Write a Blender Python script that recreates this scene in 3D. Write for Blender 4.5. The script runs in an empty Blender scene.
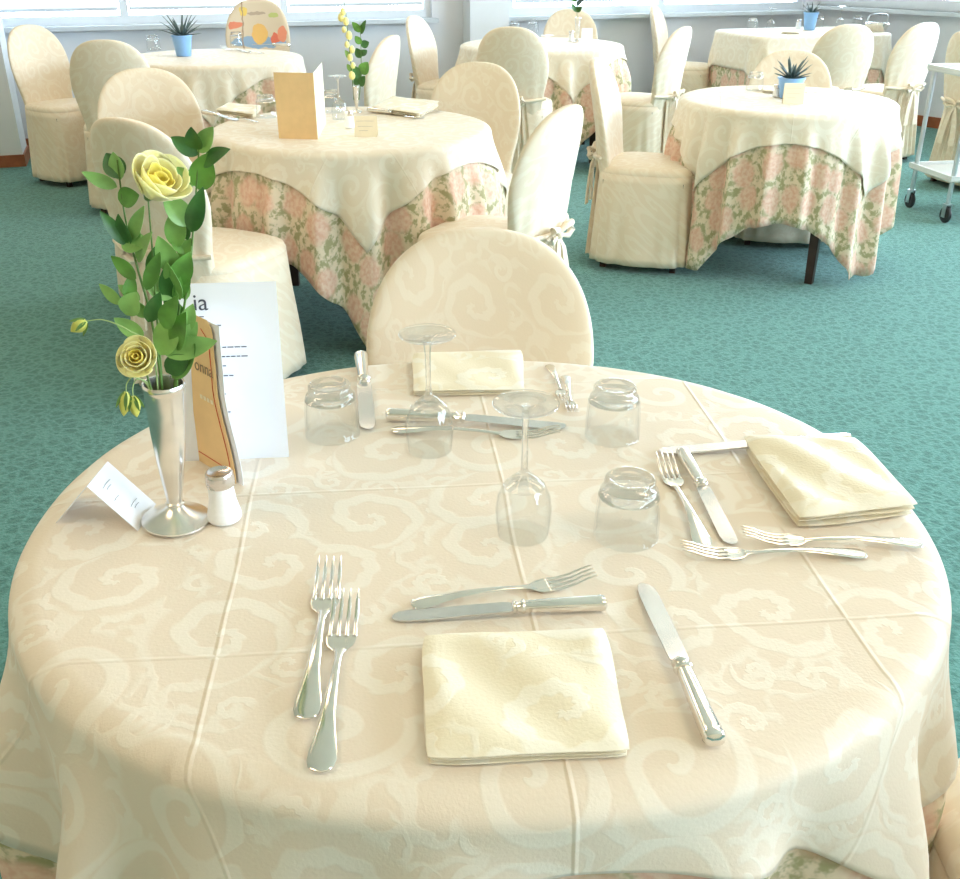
import bpy, math, random
import numpy as np
from mathutils import Vector, Matrix
PI = math.pi
S = bpy.context.scene
COL = S.collection
random.seed(7)

# ------------------------------------------------------------------ camera
F, YH, CX, CY, HC = 1000.0, -60.0, 480.0, 439.5, 1.42
TH = math.atan((CY - YH) / F)
CS, SN = math.cos(TH), math.sin(TH)
cam_d = bpy.data.cameras.new('camera')
cam = bpy.data.objects.new('camera', cam_d); COL.objects.link(cam)
cam.location = (0, 0, HC); cam.rotation_euler = (PI/2 - TH, 0, 0)
cam_d.sensor_width = 36; cam_d.lens = 36 * F / 960; cam_d.clip_start = .05
S.camera = cam
S.view_settings.view_transform = 'Standard'; S.view_settings.look = 'None'
S.view_settings.gamma = 1; S.view_settings.use_curve_mapping = False
S.view_settings.exposure = -0.46
S.cycles.use_denoising = True
S.cycles.max_bounces = 10; S.cycles.transparent_max_bounces = 24
S.cycles.sample_clamp_indirect = 6

def ray(px, py):
    u = (px - CX) / F; v = -(py - CY) / F
    return Vector((u, CS + v*SN, -SN + v*CS))
def at(px, py, z=0.0):
    d = ray(px, py); t = (z - HC) / d.z
    return Vector((d.x*t, d.y*t, z))
def aty(px, py, Y):
    d = ray(px, py); t = Y / d.y
    return Vector((d.x*t, Y, HC + d.z*t))

# ------------------------------------------------------------------ materials
class N:
    def __init__(s, name):
        s.m = bpy.data.materials.new(name); s.m.use_nodes = True
        s.t = s.m.node_tree; s.b = s.t.nodes['Principled BSDF']; s.out = s.t.nodes['Material Output']
    def n(s, typ, **kw):
        o = s.t.nodes.new(typ)
        for k, v in kw.items(): setattr(o, k, v)
        return o
    def l(s, a, b): s.t.links.new(a, b)
    def put(s, sock, v):
        if hasattr(v, 'is_output'): s.l(v, sock)
        else: sock.default_value = v
    def math(s, op, a, b=0.0, c=0.0):
        o = s.n('ShaderNodeMath', operation=op)
        s.put(o.inputs[0], a); s.put(o.inputs[1], b); s.put(o.inputs[2], c)
        return o.outputs[0]
    def vmath(s, op, a, b=(0, 0, 0)):
        o = s.n('ShaderNodeVectorMath', operation=op)
        s.put(o.inputs[0], a)
        if op == 'SCALE': s.put(o.inputs[3], b)
        else: s.put(o.inputs[1], b)
        return o.outputs['Value'] if op in ('LENGTH', 'DISTANCE', 'DOT_PRODUCT') else o.outputs['Vector']
    def mix(s, f, a, b):
        o = s.n('ShaderNodeMix', data_type='RGBA')
        s.put(o.inputs[0], f); s.put(o.inputs[6], a); s.put(o.inputs[7], b)
        return o.outputs[2]
    def ramp(s, f, lo, hi, a=0.0, b=1.0):
        o = s.n('ShaderNodeMapRange', interpolation_type='SMOOTHSTEP')
        s.put(o.inputs[0], f); o.inputs[1].default_value = lo; o.inputs[2].default_value = hi
        o.inputs[3].default_value = a; o.inputs[4].default_value = b
        return o.outputs[0]
    def coord(s, which='Object'):
        return s.n('ShaderNodeTexCoord').outputs[which]
    def noise(s, v, scale, detail=2.0, rough=.5):
        o = s.n('ShaderNodeTexNoise'); s.l(v, o.inputs['Vector'])
        o.inputs['Scale'].default_value = scale; o.inputs['Detail'].default_value = detail; o.inputs['Roughness'].default_value = rough
        return o
    def bump(s, h, strength, dist=.01, normal=None):
        o = s.n('ShaderNodeBump'); s.put(o.inputs['Height'], h)
        o.inputs['Strength'].default_value = strength; o.inputs['Distance'].default_value = dist
        if normal: s.l(normal, o.inputs['Normal'])
        return o.outputs[0]
    def sep(s, v):
        o = s.n('ShaderNodeSeparateXYZ'); s.l(v, o.inputs[0]); return o.outputs
    def set(s, **kw):
        for k, v in kw.items(): s.put(s.b.inputs[k.replace('_', ' ')], v)
        return s.m

def C(r, g, b): return (r, g, b, 1)
def srgb(r, g, b):
    f = lambda c: ((c/255+.055)/1.055)**2.4 if c > 10 else c/255/12.92
    return (f(r), f(g), f(b), 1)

def plain(name, col, rough=.5, metal=0.0, nscale=0, namp=0.0, bumps=None, spec=.5, sheen=0):
    k = N(name)
    k.set(Roughness=rough, Metallic=metal, Specular_IOR_Level=spec)
    if sheen: k.set(Sheen_Weight=sheen, Sheen_Roughness=.5)
    if nscale:
        nz = k.noise(k.coord('Object'), nscale, 3)
        f = k.ramp(nz.outputs[0], .3, .7)
        a = tuple(c*(1-namp) for c in col[:3]) + (1,); b = tuple(min(1, c*(1+namp)) for c in col[:3]) + (1,)
        k.set(Base_Color=k.mix(f, a, b))
        if bumps: k.set(Normal=k.bump(nz.outputs[0], bumps))
    else: k.set(Base_Color=col)
    return k.m

def scroll(k, v, scale, seed, turns=1.7, width=.44, reach=.52):
    """damask scrolls: a spiral in every cell of a voronoi pattern"""
    d = k.noise(v, 5.0, 1.0)
    dv = k.vmath('SUBTRACT', d.outputs['Color'], (.5, .5, .5))
    p = k.vmath('ADD', v, k.vmath('SCALE', dv, .06))
    p = k.vmath('ADD', k.vmath('SCALE', p, scale), (seed, seed*.37, 0))
    vo = k.n('ShaderNodeTexVoronoi', voronoi_dimensions='2D')
    k.l(p, vo.inputs['Vector']); vo.inputs['Scale'].default_value = 1.0; vo.inputs['Randomness'].default_value = .55
    L = k.vmath('SUBTRACT', p, vo.outputs['Position'])
    sx = k.sep(L); rc = k.sep(vo.outputs['Color'])
    r = k.vmath('LENGTH', k.vmath('MULTIPLY', L, (1, 1, 0)))
    ang = k.math('DIVIDE', k.math('ARCTAN2', sx[1], sx[0]), 2*PI)
    sg = k.math('SUBTRACT', k.math('MULTIPLY', k.math('GREATER_THAN', rc[0], .5), 2.0), 1.0)
    ph = k.math('ADD', k.math('MULTIPLY', ang, sg), k.math('ADD', rc[1], k.math('MULTIPLY', k.math('POWER', r, .75), turns*1.55)))
    fr = k.math('ABSOLUTE', k.math('SUBTRACT', k.math('FRACT', ph), .5))
    lobe = k.math('MULTIPLY', k.math('SINE', k.math('ADD', k.math('MULTIPLY', ang, 2*PI*9), k.math('MULTIPLY', r, 26.0))), .045)
    fr = k.math('ADD', fr, k.math('MULTIPLY', lobe, k.math('GREATER_THAN', rc[2], .35)))
    band = k.ramp(fr, width*.5, width*.5-.09)
    return k.math('MULTIPLY', band, k.ramp(r, reach, reach-.05)), r

def damask(name, ground, figure, cname='UV', creases=None, scale=6.6, bumps=.25, rg=.62, rf=.40):
    k = N(name)
    v = k.coord(cname)
    if cname == 'Object':
        q = k.sep(v); cb_ = k.n('ShaderNodeCombineXYZ'); k.put(cb_.inputs[0], k.math('ADD', q[0], k.math('MULTIPLY', q[1], .45))); k.put(cb_.inputs[1], k.math('ADD', q[2], k.math('MULTIPLY', q[1], .8))); v = cb_.outputs[0]
    a, r = scroll(k, v, scale, 3.3)
    b, r2 = scroll(k, v, scale*2.1, 9.1, turns=1.8, width=.5, reach=.40)
    nz = k.noise(v, scale*3.2, 1.5)
    leaf = k.ramp(k.math('ABSOLUTE', k.math('SUBTRACT', nz.outputs[0], .5)), .07, .03)
    out = k.ramp(r, .46, .54)
    fig = k.math('MAXIMUM', a, k.math('MULTIPLY', out, k.math('MAXIMUM', b, k.math('MULTIPLY', leaf, .8))))
    cr = 0.0
    fine = k.noise(v, 260, 2)
    h = k.math('ADD', k.math('MULTIPLY', fig, .22), k.math('MULTIPLY', fine.outputs[0], .3))
    soft = k.noise(v, 7, 2)
    h = k.math('ADD', h, k.math('MULTIPLY', soft.outputs[0], 2.2))
    k.set(Base_Color=k.mix(fig, ground, figure), Roughness=k.math('SUBTRACT', rg, k.math('MULTIPLY', fig, rg-rf)),
          Sheen_Weight=.12, Specular_IOR_Level=.45)
    nrm = k.bump(h, bumps, .004)
    if creases:
        w = k.vmath('ADD', v, k.vmath('SCALE', k.vmath('SUBTRACT', k.noise(v, 4, 1).outputs['Color'], (.5, .5, .5)), .012))
        s = k.sep(w); tot = None
        for i, c in [(0, c) for c in creases[0]] + [(1, c) for c in creases[1]]:
            g = k.ramp(k.math('ABSOLUTE', k.math('SUBTRACT', s[i], c)), .004, 0.0)
            tot = g if tot is None else k.math('MAXIMUM', tot, g)
        nrm = k.bump(tot, .28, .004, nrm)
    k.set(Normal=nrm)
    return k.m

def floral(name):
    k = N(name)
    v = k.coord('UV')
    dv = k.vmath('SUBTRACT', k.noise(v, 14, 2).outputs['Color'], (.5, .5, .5))
    p = k.vmath('ADD', v, k.vmath('SCALE', dv, .045))
    vo = k.n('ShaderNodeTexVoronoi', voronoi_dimensions='2D'); k.l(p, vo.inputs['Vector'])
    vo.inputs['Scale'].default_value = 7.0; vo.inputs['Randomness'].default_value = .5
    d = vo.outputs['Distance']
    petal = k.noise(v, 55, 2)
    rose = k.mix(k.ramp(petal.outputs[0], .35, .65), srgb(232, 202, 180), srgb(222, 178, 154))
    leafn = k.noise(v, 30, 3, .6)
    leaf = k.mix(k.ramp(leafn.outputs[0], .4, .6), srgb(168, 162, 122), srgb(206, 194, 160))
    ground = srgb(228, 212, 186)
    base = k.mix(k.ramp(leafn.outputs[0], .56, .44), ground, leaf)
    k.set(Base_Color=k.mix(k.ramp(d, .50, .30), base, rose), Roughness=.75, Specular_IOR_Level=.25,
          Normal=k.bump(k.noise(v, 300, 2).outputs[0], .15, .002))
    return k.m

M = {}
M['cloth'] = damask('ivory_damask', srgb(233, 217, 196), srgb(239, 228, 211), creases=((-.30, .035, .375), (-.285, .05, .385)))
M['cloth_far'] = damask('ivory_damask_plain', srgb(233, 219, 196), srgb(238, 227, 207), creases=((-.3, 0, .3), (-.3, 0, .3)), bumps=.2)
M['napkin'] = damask('cream_napkin_damask', srgb(240, 228, 200), srgb(246, 238, 218), cname='UV', scale=6.0, rf=.3, bumps=.35)
M['cover'] = damask('slipcover_damask', srgb(231, 213, 186), srgb(235, 220, 196), cname='Object', scale=8, bumps=.15, rf=.5)
M['floral'] = floral('rose_print')

def carpet():
    k = N('teal_carpet')
    v = k.coord('Object')
    vo = k.n('ShaderNodeTexVoronoi', feature='DISTANCE_TO_EDGE'); k.l(k.vmath('ADD', v, k.vmath('SCALE', k.noise(v, 30, 2).outputs['Color'], .02)), vo.inputs['Vector'])
    vo.inputs['Scale'].default_value = 26
    nz = k.noise(v, 90, 3, .7)
    f = k.math('ADD', k.math('MULTIPLY', k.ramp(vo.outputs[0], .25, .02), .55), k.math('MULTIPLY', k.ramp(nz.outputs[0], .3, .7), .45))
    k.set(Base_Color=k.mix(f, srgb(60, 110, 102), srgb(98, 150, 141)), Roughness=.95, Specular_IOR_Level=.1, Sheen_Weight=.2,
          Normal=k.bump(nz.outputs[0], .6, .01))
    return k.m
M['carpet'] = carpet()
M['wall_warm'] = plain('warm_wall_paint', srgb(226, 206, 176), .85, nscale=3, namp=.02)
M['wall'] = plain('wall_paint', srgb(228, 231, 238), .8, nscale=3, namp=.02)
M['ceil'] = plain('ceiling_paint', srgb(236, 224, 204), .9, nscale=5, namp=.02)
M['frame'] = plain('window_frame_paint', srgb(226, 232, 238), .35, nscale=8, namp=.02)
M['sill'] = plain('sill_paint', srgb(206, 214, 222), .4, nscale=8, namp=.03)
M['column'] = plain('column_paint', srgb(222, 226, 230), .7, nscale=4, namp=.02)
M['skirting'] = plain('brown_skirting', srgb(150, 84, 50), .45, nscale=12, namp=.2)
M['darkwood'] = plain('dark_wood', srgb(58, 34, 24), .4, nscale=14, namp=.3)
M['top_wood'] = plain('table_board', srgb(150, 112, 76), .5, nscale=10, namp=.15)
M['steel'] = plain('polished_silver', C(.86, .83, .79), .14, 1.0, nscale=40, namp=.04)
M['blade'] = plain('blade_steel', C(.72, .72, .73), .24, 1.0, nscale=60, namp=.05)
M['vase'] = plain('silver_plate', C(.82, .79, .75), .26, 1.0, nscale=22, namp=.1)
M['trolley'] = plain('grey_steel', C(.62, .64, .66), .35, 1.0, nscale=10, namp=.05)
M['tray'] = plain('pale_trolley_tray', srgb(214, 214, 208), .4, nscale=6, namp=.03)
M['rubber'] = plain('black_rubber', srgb(38, 40, 42), .6, nscale=30, namp=.1)
M['paper'] = plain('white_paper', srgb(240, 242, 248), .8, nscale=20, namp=.01)
M['beige'] = plain('beige_card', srgb(232, 196, 142), .75, nscale=30, namp=.03)
M['beige_pale'] = plain('pale_card', srgb(240, 226, 196), .75, nscale=30, namp=.02)
M['redline'] = plain('red_print', srgb(205, 84, 52), .7, nscale=50, namp=.05)
M['ink'] = plain('grey_ink', srgb(80, 82, 96), .8, nscale=80, namp=.1)
M['ink_soft'] = plain('faded_ink', srgb(150, 130, 104), .8, nscale=80, namp=.1)
M['salt'] = plain('white_salt', srgb(246, 246, 246), .7, nscale=200, namp=.02)
M['caps'] = plain('shaker_metal', C(.74, .70, .69), .2, 1.0, nscale=30, namp=.05)
M['leaf'] = plain('green_leaf', srgb(96, 148, 62), .42, nscale=40, namp=.25)
M['leaf2'] = plain('deep_green_leaf', srgb(58, 106, 46), .42, nscale=40, namp=.25)
M['leaf3'] = plain('light_green_leaf', srgb(134, 178, 96), .42, nscale=40, namp=.15)
M['stem'] = plain('green_stem', srgb(92, 126, 58), .5, nscale=50, namp=.15)
M['stem_pale'] = plain('pale_green_stem', srgb(160, 186, 122), .5, nscale=50, namp=.1)
M['petal'] = plain('cream_yellow_petal', srgb(252, 240, 160), .55, nscale=45, namp=.06, sheen=.2)
M['petal_in'] = plain('yellow_petal', srgb(250, 224, 96), .55, nscale=45, namp=.08, sheen=.2)
for q_ in ('petal', 'petal_in'):
    b_ = M[q_].node_tree.nodes['Principled BSDF']; b_.inputs['Subsurface Weight'].default_value = .4; b_.inputs['Subsurface Scale'].default_value = .01; b_.inputs['Subsurface Radius'].default_value = (1, .9, .4)
M['bud'] = plain('green_yellow_bud', srgb(196, 196, 92), .5, nscale=60, namp=.15)
M['pot'] = plain('light_blue_glaze', srgb(140, 186, 236), .3, nscale=15, namp=.04)
M['potw'] = plain('white_glaze', srgb(226, 234, 242), .3, nscale=15, namp=.02)
M['agave'] = plain('blue_green_succulent', srgb(72, 92, 92), .5, nscale=60, namp=.3)
M['soil'] = plain('dark_soil', srgb(90, 66, 50), .9, nscale=120, namp=.4)
M['blind'] = None
def blind():
    k = N('white_blind'); t = k.n('ShaderNodeBsdfTranslucent'); t.inputs[0].default_value = C(.9, .9, .87)
    w = k.noise(k.coord('Object'), 90, 2); k.set(Base_Color=k.mix(w.outputs[0], C(.86, .86, .82), C(.92, .92, .88)), Roughness=.8)
    mx = k.n('ShaderNodeMixShader'); mx.inputs[0].default_value = .6
    k.l(k.b.outputs[0], mx.inputs[1]); k.l(t.outputs[0], mx.inputs[2]); k.l(mx.outputs[0], k.out.inputs[0]); return k.m
M['blind'] = blind()
def glass(name, share, tint=(1, 1, 1, 1), rough=0.0):
    k = N(name); k.set(Base_Color=tint, Transmission_Weight=1.0, Roughness=rough, IOR=1.48)
    t = k.n('ShaderNodeBsdfTransparent'); mx = k.n('ShaderNodeMixShader'); mx.inputs[0].default_value = share
    nz = k.noise(k.coord('Object'), 25, 1); k.set(Normal=k.bump(nz.outputs[0], .04, .002))
    k.l(k.b.outputs[0], mx.inputs[1]); k.l(t.outputs[0], mx.inputs[2]); k.l(mx.outputs[0], k.out.inputs[0]); return k.m
M['glass'] = glass('clear_glass', .5)
def thin_glass():
    k = N('thin_clear_glass'); t = k.n('ShaderNodeBsdfTransparent'); t.inputs[0].default_value = C(.985, .99, .99)
    g = k.n('ShaderNodeBsdfGlossy'); g.inputs['Roughness'].default_value = .03
    lw = k.n('ShaderNodeLayerWeight'); lw.inputs[0].default_value = .5
    f = k.math('ADD', k.math('MULTIPLY', k.math('POWER', lw.outputs['Facing'], 4.0), .55), .035)
    mx = k.n('ShaderNodeMixShader'); k.l(f, mx.inputs[0]); k.l(t.outputs[0], mx.inputs[1]); k.l(g.outputs[0], mx.inputs[2]); k.l(mx.outputs[0], k.out.inputs[0]); return k.m
M['thin'] = thin_glass()

def pane():
    k = N('window_glass'); t = k.n('ShaderNodeBsdfTransparent'); g = k.n('ShaderNodeBsdfGlossy'); g.inputs['Roughness'].default_value = .02
    fr = k.n('ShaderNodeFresnel'); fr.inputs[0].default_value = 1.45
    mx = k.n('ShaderNodeMixShader'); k.l(fr.outputs[0], mx.inputs[0]); k.l(t.outputs[0], mx.inputs[1]); k.l(g.outputs[0], mx.inputs[2]); k.l(mx.outputs[0], k.out.inputs[0]); return k.m
M['pane'] = pane()
def printed_cover():
    k = N('colourful_printed_cover')
    v = k.coord('Object'); v = k.vmath('ADD', v, k.vmath('SCALE', k.vmath('SUBTRACT', k.noise(v, 18, 2).outputs['Color'], (.5, .5, .5)), .04))
    s = k.sep(v)
    def disc(col, cx, cz, rx, rz, base, half=False):
        d = k.math('ADD', k.math('POWER', k.math('ABSOLUTE', k.math('DIVIDE', k.math('SUBTRACT', s[0], cx), rx)), 2.0),
                   k.math('POWER', k.math('ABSOLUTE', k.math('DIVIDE', k.math('SUBTRACT', s[2], cz), rz)), 2.0))
        return k.mix(k.ramp(d, 1.06, .94), base, col)
    c = srgb(222, 206, 182)
    c = disc(srgb(150, 178, 206), 0, .68, .19, .035, c)
    c = disc(srgb(238, 192, 116), -.01, .73, .055, .06, c)
    c = disc(srgb(226, 120, 96), -.12, .70, .035, .03, c)
    c = disc(srgb(232, 150, 120), -.17, .73, .03, .05, c)
    c = disc(srgb(228, 140, 110), .15, .78, .05, .02, c)
    c = disc(srgb(236, 206, 110), .09, .86, .03, .03, c)
    c = disc(srgb(196, 204, 130), -.11, .84, .035, .02, c)
    c = disc(srgb(190, 170, 150), .0, .85, .06, .01, c)
    c = k.mix(k.ramp(k.math('ABSOLUTE', k.math('SUBTRACT', s[0], .10)), .006, .002), c, srgb(176, 150, 124))
    k.set(Base_Color=c, Roughness=.7)
    return k.m
M['print'] = printed_cover()

# ------------------------------------------------------------------ mesh helpers
class MB:
    def __init__(s): s.v = []; s.f = []; s.uv = {}
    def add(s, vs, fs, uvs=None):
        o = len(s.v); s.v += [tuple(v) for v in vs]; s.f += [tuple(i+o for i in f) for f in fs]
        if uvs:
            for i, u in enumerate(uvs): s.uv[o+i] = u
        return s
    def box(s, c, d, rz=0, bev=0):
        x, y, z = d[0]/2, d[1]/2, d[2]/2
        if bev:
            sec = []
            for zz, ins in ((-z, bev), (-z+bev, 0), (z-bev, 0), (z, bev)):
                ring = []
                for sx, sy in ((1, 1), (-1, 1), (-1, -1), (1, -1)):
                    a, b = (x-ins)*sx, (y-ins)*sy
                    pts = [(a-bev*.0, b - bev*sy), (a - bev*sx, b)]
                    if sx*sy < 0: pts.reverse()
                    ring += pts
                sec.append([(p[0], p[1], zz) for p in ring])
            m = MB().loft(sec, True, True)
            vs, fs = m.v, m.f
        else:
            vs = [(sx*x, sy*y, sz*z) for sz in (-1, 1) for sx, sy in ((-1, -1), (1, -1), (1, 1), (-1, 1))]
            fs = [(3, 2, 1, 0), (4, 5, 6, 7), (0, 1, 5, 4), (1, 2, 6, 5), (2, 3, 7, 6), (3, 0, 4, 7)]
        cr, sr = math.cos(rz), math.sin(rz)
        vs = [(c[0]+v[0]*cr-v[1]*sr, c[1]+v[0]*sr+v[1]*cr, c[2]+v[2]) for v in vs]
        return s.add(vs, fs)
    def loft(s, secs, cap0=False, cap1=False, closed=True):
        n = len(secs[0]); vs = [p for q in secs for p in q]; fs = []
        for i in range(len(secs)-1):
            for j in range(n if closed else n-1):
                a, b = i*n+j, i*n+(j+1) % n
                fs.append((a, b, b+n, a+n))
        if cap0: fs.append(tuple(range(n-1, -1, -1)))
        if cap1: fs.append(tuple((len(secs)-1)*n+i for i in range(n)))
        return s.add(vs, fs)
    def lathe(s, prof, n=32, c=(0, 0, 0), closed=False):
        secs = [[(c[0]+r*math.cos(2*PI*k/n), c[1]+r*math.sin(2*PI*k/n), c[2]+z) for k in range(n)] for r, z in prof]
        if closed: secs.append(secs[0])
        return s.loft(secs, prof[0][0] > 1e-6 and not closed, prof[-1][0] > 1e-6 and not closed)
    def tube(s, pts, rad, n=8):
        pts = [Vector(p) for p in pts]; secs = []
        if not hasattr(rad, '__len__'): rad = [rad]*len(pts)
        up = Vector((0, 0, 1))
        for i, p in enumerate(pts):
            t = (pts[min(i+1, len(pts)-1)] - pts[max(i-1, 0)]).normalized()
            a = t.cross(up)
            if a.length < .05: a = t.cross(Vector((0, 1, 0)))
            a.normalize(); b = t.cross(a)
            secs.append([tuple(p + a*rad[i]*math.cos(2*PI*k/n) - b*rad[i]*math.sin(2*PI*k/n)) for k in range(n)])
        return s.loft(secs, True, True)
    def build(s, name, mat, parent=None, smooth=True, loc=None):
        me = bpy.data.meshes.new(name); me.from_pydata(s.v, [], s.f)
        if s.uv:
            l = me.uv_layers.new(name='UVMap')
            for lp in me.loops: l.data[lp.index].uv = s.uv.get(lp.vertex_index, (0, 0))
        me.materials.append(mat)
        if smooth:
            me.polygons.foreach_set('use_smooth', [True]*len(me.polygons))
            me.set_sharp_from_angle(angle=math.radians(48))
        me.update()
        o = bpy.data.objects.new(name, me); COL.objects.link(o)
        if parent: o.parent = parent
        if loc: o.location = loc
        return o

def tag(o, label=None, cat=None, group=None, kind=None):
    if label: o['label'] = label
    if cat: o['category'] = cat
    if group: o['group'] = group
    if kind: o['kind'] = kind
    return o
def thing(name, loc, rz, label, cat, group=None, sc=1.0):
    o = bpy.data.objects.new(name, None); COL.objects.link(o); o.empty_display_size = .1
    o.location = loc; o.rotation_euler = (0, 0, rz); o.scale = (sc, sc, sc)
    return tag(o, label, cat, group)
def dup(root, loc=None, rz=None, label=None, group=None, sc=None):
    def cp(o, par):
        c = o.copy(); COL.objects.link(c)
        if par: c.parent = par
        for ch in [q for q in root_children[o.name]]: cp(ch, c)
        return c
    root_children = {}
    def walk(o):
        root_children[o.name] = list(o.children)
        for q in o.children: walk(q)
    walk(root)
    r = cp(root, None)
    if loc is not None: r.location = loc
    if rz is not None: r.rotation_euler = (0, 0, rz)
    if sc is not None: r.scale = (sc, sc, sc) if not hasattr(sc, '__len__') else sc
    if label: r['label'] = label
    if group: r['group'] = group
    return r
class Proto:
    """first use moves the thing itself, later uses copy it"""
    def __init__(s, root): s.root = root; s.used = False
    def put(s, loc, rz, label, group=None, sc=None):
        if not s.used:
            s.used = True; r = s.root
            r.location = loc; r.rotation_euler = (0, 0, rz)
            if sc is not None: r.scale = (sc, sc, sc) if not hasattr(sc, '__len__') else sc
            r['label'] = label
            if group: r['group'] = group
            return r
        return dup(s.root, loc, rz, label, group, sc)
def struct(o): o['kind'] = 'structure'; return o
def sm(x, a=0.0, b=1.0):
    t = min(1, max(0, (x-a)/(b-a))); return t*t*(3-2*t)
def spow(c, p): return math.copysign(abs(c)**p, c)

# ------------------------------------------------------------------ room
WB0, WB1 = Vector((-4.6, 7.36)), Vector((3.0, 9.82))      # back wall, inner face
WR1 = Vector((5.0, 7.25)); WR2 = Vector((5.0, -2.6)); WL = Vector((-4.6, -2.6))
CEIL = 2.85; SILL = .86
poly = [WL, WR2, WR1, WB1, WB0]
struct(MB().add([(p.x, p.y, 0) for p in poly] + [(p.x, p.y, -.1) for p in poly],
       [(0, 1, 2, 3, 4), (9, 8, 7, 6, 5)] + [(i, i+5, (i+1) % 5+5, (i+1) % 5) for i in range(5)]).build('floor', M['carpet'], smooth=False))
struct(MB().add([(p.x, p.y, CEIL) for p in poly] + [(p.x, p.y, CEIL+.1) for p in poly],
       [(4, 3, 2, 1, 0), (5, 6, 7, 8, 9)] + [(i, (i+1) % 5, (i+1) % 5+5, i+5) for i in range(5)]).build('ceiling', M['ceil'], smooth=False))
def wallseg(mb, a, b, t0, t1, z0, z1, thick=.16, off=0.0):
    """a slab standing on the line a-b between the distances t0 and t1; its outside lies to the left of a->b when thick > 0"""
    d = (b-a).normalized(); n = Vector((-d.y, d.x))
    p, q = a + d*t0 + n*off, a + d*t1 + n*off
    m = (p+q)/2 + n*thick/2
    return mb.box((m.x, m.y, (z0+z1)/2), ((q-p).length, abs(thick), z1-z0), math.atan2(d.y, d.x))
LB = (WB1-WB0).length; HEAD = 2.45
dB = (WB1-WB0).normalized(); nB = Vector((-dB.y, dB.x))
def tB(px):   # distance along the back wall whose foot is seen at px
    u = (px-CX)/F
    # x = u*depth ; depth = y*CS - (z-HC)*SN at sill height
    k = (HC-SILL)*SN
    # WB0.x + t dB.x = u*((WB0.y+t dB.y)*CS + k)
    return (u*(WB0.y*CS+k) - WB0.x) / (dB.x - u*dB.y*CS)
t0w, t1w, t2w, t3w = .25, tB(432), tB(508), LB-.08
mb = MB()
wallseg(mb, WB0, WB1, 0, LB, 0, SILL-.03)
wallseg(mb, WB0, WB1, 0, LB, HEAD, CEIL)
wallseg(mb, WB0, WB1, 0, t0w, SILL-.03, HEAD); wallseg(mb, WB0, WB1, t1w, t2w, SILL-.03, HEAD); wallseg(mb, WB0, WB1, t3w, LB, SILL-.03, HEAD)
struct(mb.build('wall_back', M['wall'], smooth=False))
mb = MB(); wallseg(mb, WB0, WB1, 0, LB, 0, .085, -.018); struct(mb.build('baseboard_back', M['skirting'], smooth=False))

def window(name, A, B, a, b, mull, z0, z1, fw=.06, blind_z=None, rails=()):
    root = bpy.data.objects.new(name, None); COL.objects.link(root); struct(root)
    mb = MB()
    wallseg(mb, A, B, a, b, z0, z0+fw, .07, .04); wallseg(mb, A, B, a, b, z1-fw, z1, .07, .04)
    for m in [a+fw/2] + list(mull) + [b-fw/2]: wallseg(mb, A, B, m-fw/2, m+fw/2, z0+fw, z1-fw, .07, .04)
    for r in rails: wallseg(mb, A, B, a+fw, b-fw, r-fw/2, r+fw/2, .06, .045)
    mb.build('window_frame', M['frame'], root, smooth=False)
    edges = [a+fw/2] + list(mull) + [b-fw/2]
    for p, q in zip(edges[:-1], edges[1:]):
        wallseg(MB(), A, B, p, q, z0, z1)
        wallseg(mb2 := MB(), A, B, p+fw/2, q-fw/2, z0+fw, z1-fw, .006, .07); mb2.build('window_pane', M['pane'], root, smooth=False)
        if blind_z:
            wallseg(mb3 := MB(), A, B, p+fw/2+.01, q-fw/2-.01, blind_z, z1-fw, .003, .02); mb3.build('roller_blind', M['blind'], root, smooth=False)
            wallseg(mb4 := MB(), A, B, p+fw/2+.01, q-fw/2-.01, blind_z-.02, blind_z, .012, .018); mb4.build('blind_rail', M['sill'], root, smooth=False)
    mb = MB(); wallseg(mb, A, B, a-.03, b+.03, z0-.03, z0, .22, -.10); mb.build('window_sill', M['sill'], root, smooth=False)
    return root
window('window_1', WB0, WB1, t0w, t1w, [tB(126), t1w-(t1w-tB(126))*.5], SILL, HEAD, blind_z=.975)
window('window_2', WB0, WB1, t2w, t3w, [(t2w+t3w)/2], SILL, HEAD, blind_z=.975)
# column between the windows
cb = WB0 + dB*((t1w+t2w)/2+.10) - nB*.10
mb = MB().box((cb.x, cb.y, CEIL/2), (.33, .2, CEIL), math.atan2(dB.y, dB.x)); struct(mb.build('trim_1', M['column'], smooth=False))
# pier at the left edge of the view
mb = MB().box((-3.66, 7.18, CEIL/2), (.86, .36, CEIL), math.atan2(dB.y, dB.x)); struct(mb.build('trim_2', M['column'], smooth=False))
mb = MB().box((-3.66, 7.175, .04), (.885, .385, .08), math.atan2(dB.y, dB.x)); struct(mb.build('trim_3', M['skirting'], smooth=False))
# right corner wall with its windows, then the long right wall, front and left walls
LR = (WR1-WB1).length
mb = MB(); wallseg(mb, WB1, WR1, 0, LR, 0, .90); wallseg(mb, WB1, WR1, 0, LR, HEAD, CEIL); wallseg(mb, WB1, WR1, LR-.12, LR, .90, HEAD); wallseg(mb, WB1, WR1, 0, .04, .90, HEAD)
struct(mb.build('wall_corner', M['wall'], smooth=False))
mb = MB(); wallseg(mb, WB1, WR1, 0, LR, 0, .085, -.018); struct(mb.build('baseboard_corner', M['skirting'], smooth=False))
window('window_3', WB1, WR1, .04, LR-.12, [1.0, 1.09], .90, HEAD, fw=.085)
LR2 = WR1.y-WR2.y
mb = MB(); wallseg(mb, WR1, WR2, 0, LR2, 0, .75); wallseg(mb, WR1, WR2, 0, LR2, HEAD, CEIL)
for a, b in ((0, .2), (3.0, 3.3), (6.2, 6.5), (LR2-.2, LR2)): wallseg(mb, WR1, WR2, a, b, .75, HEAD)
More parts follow.
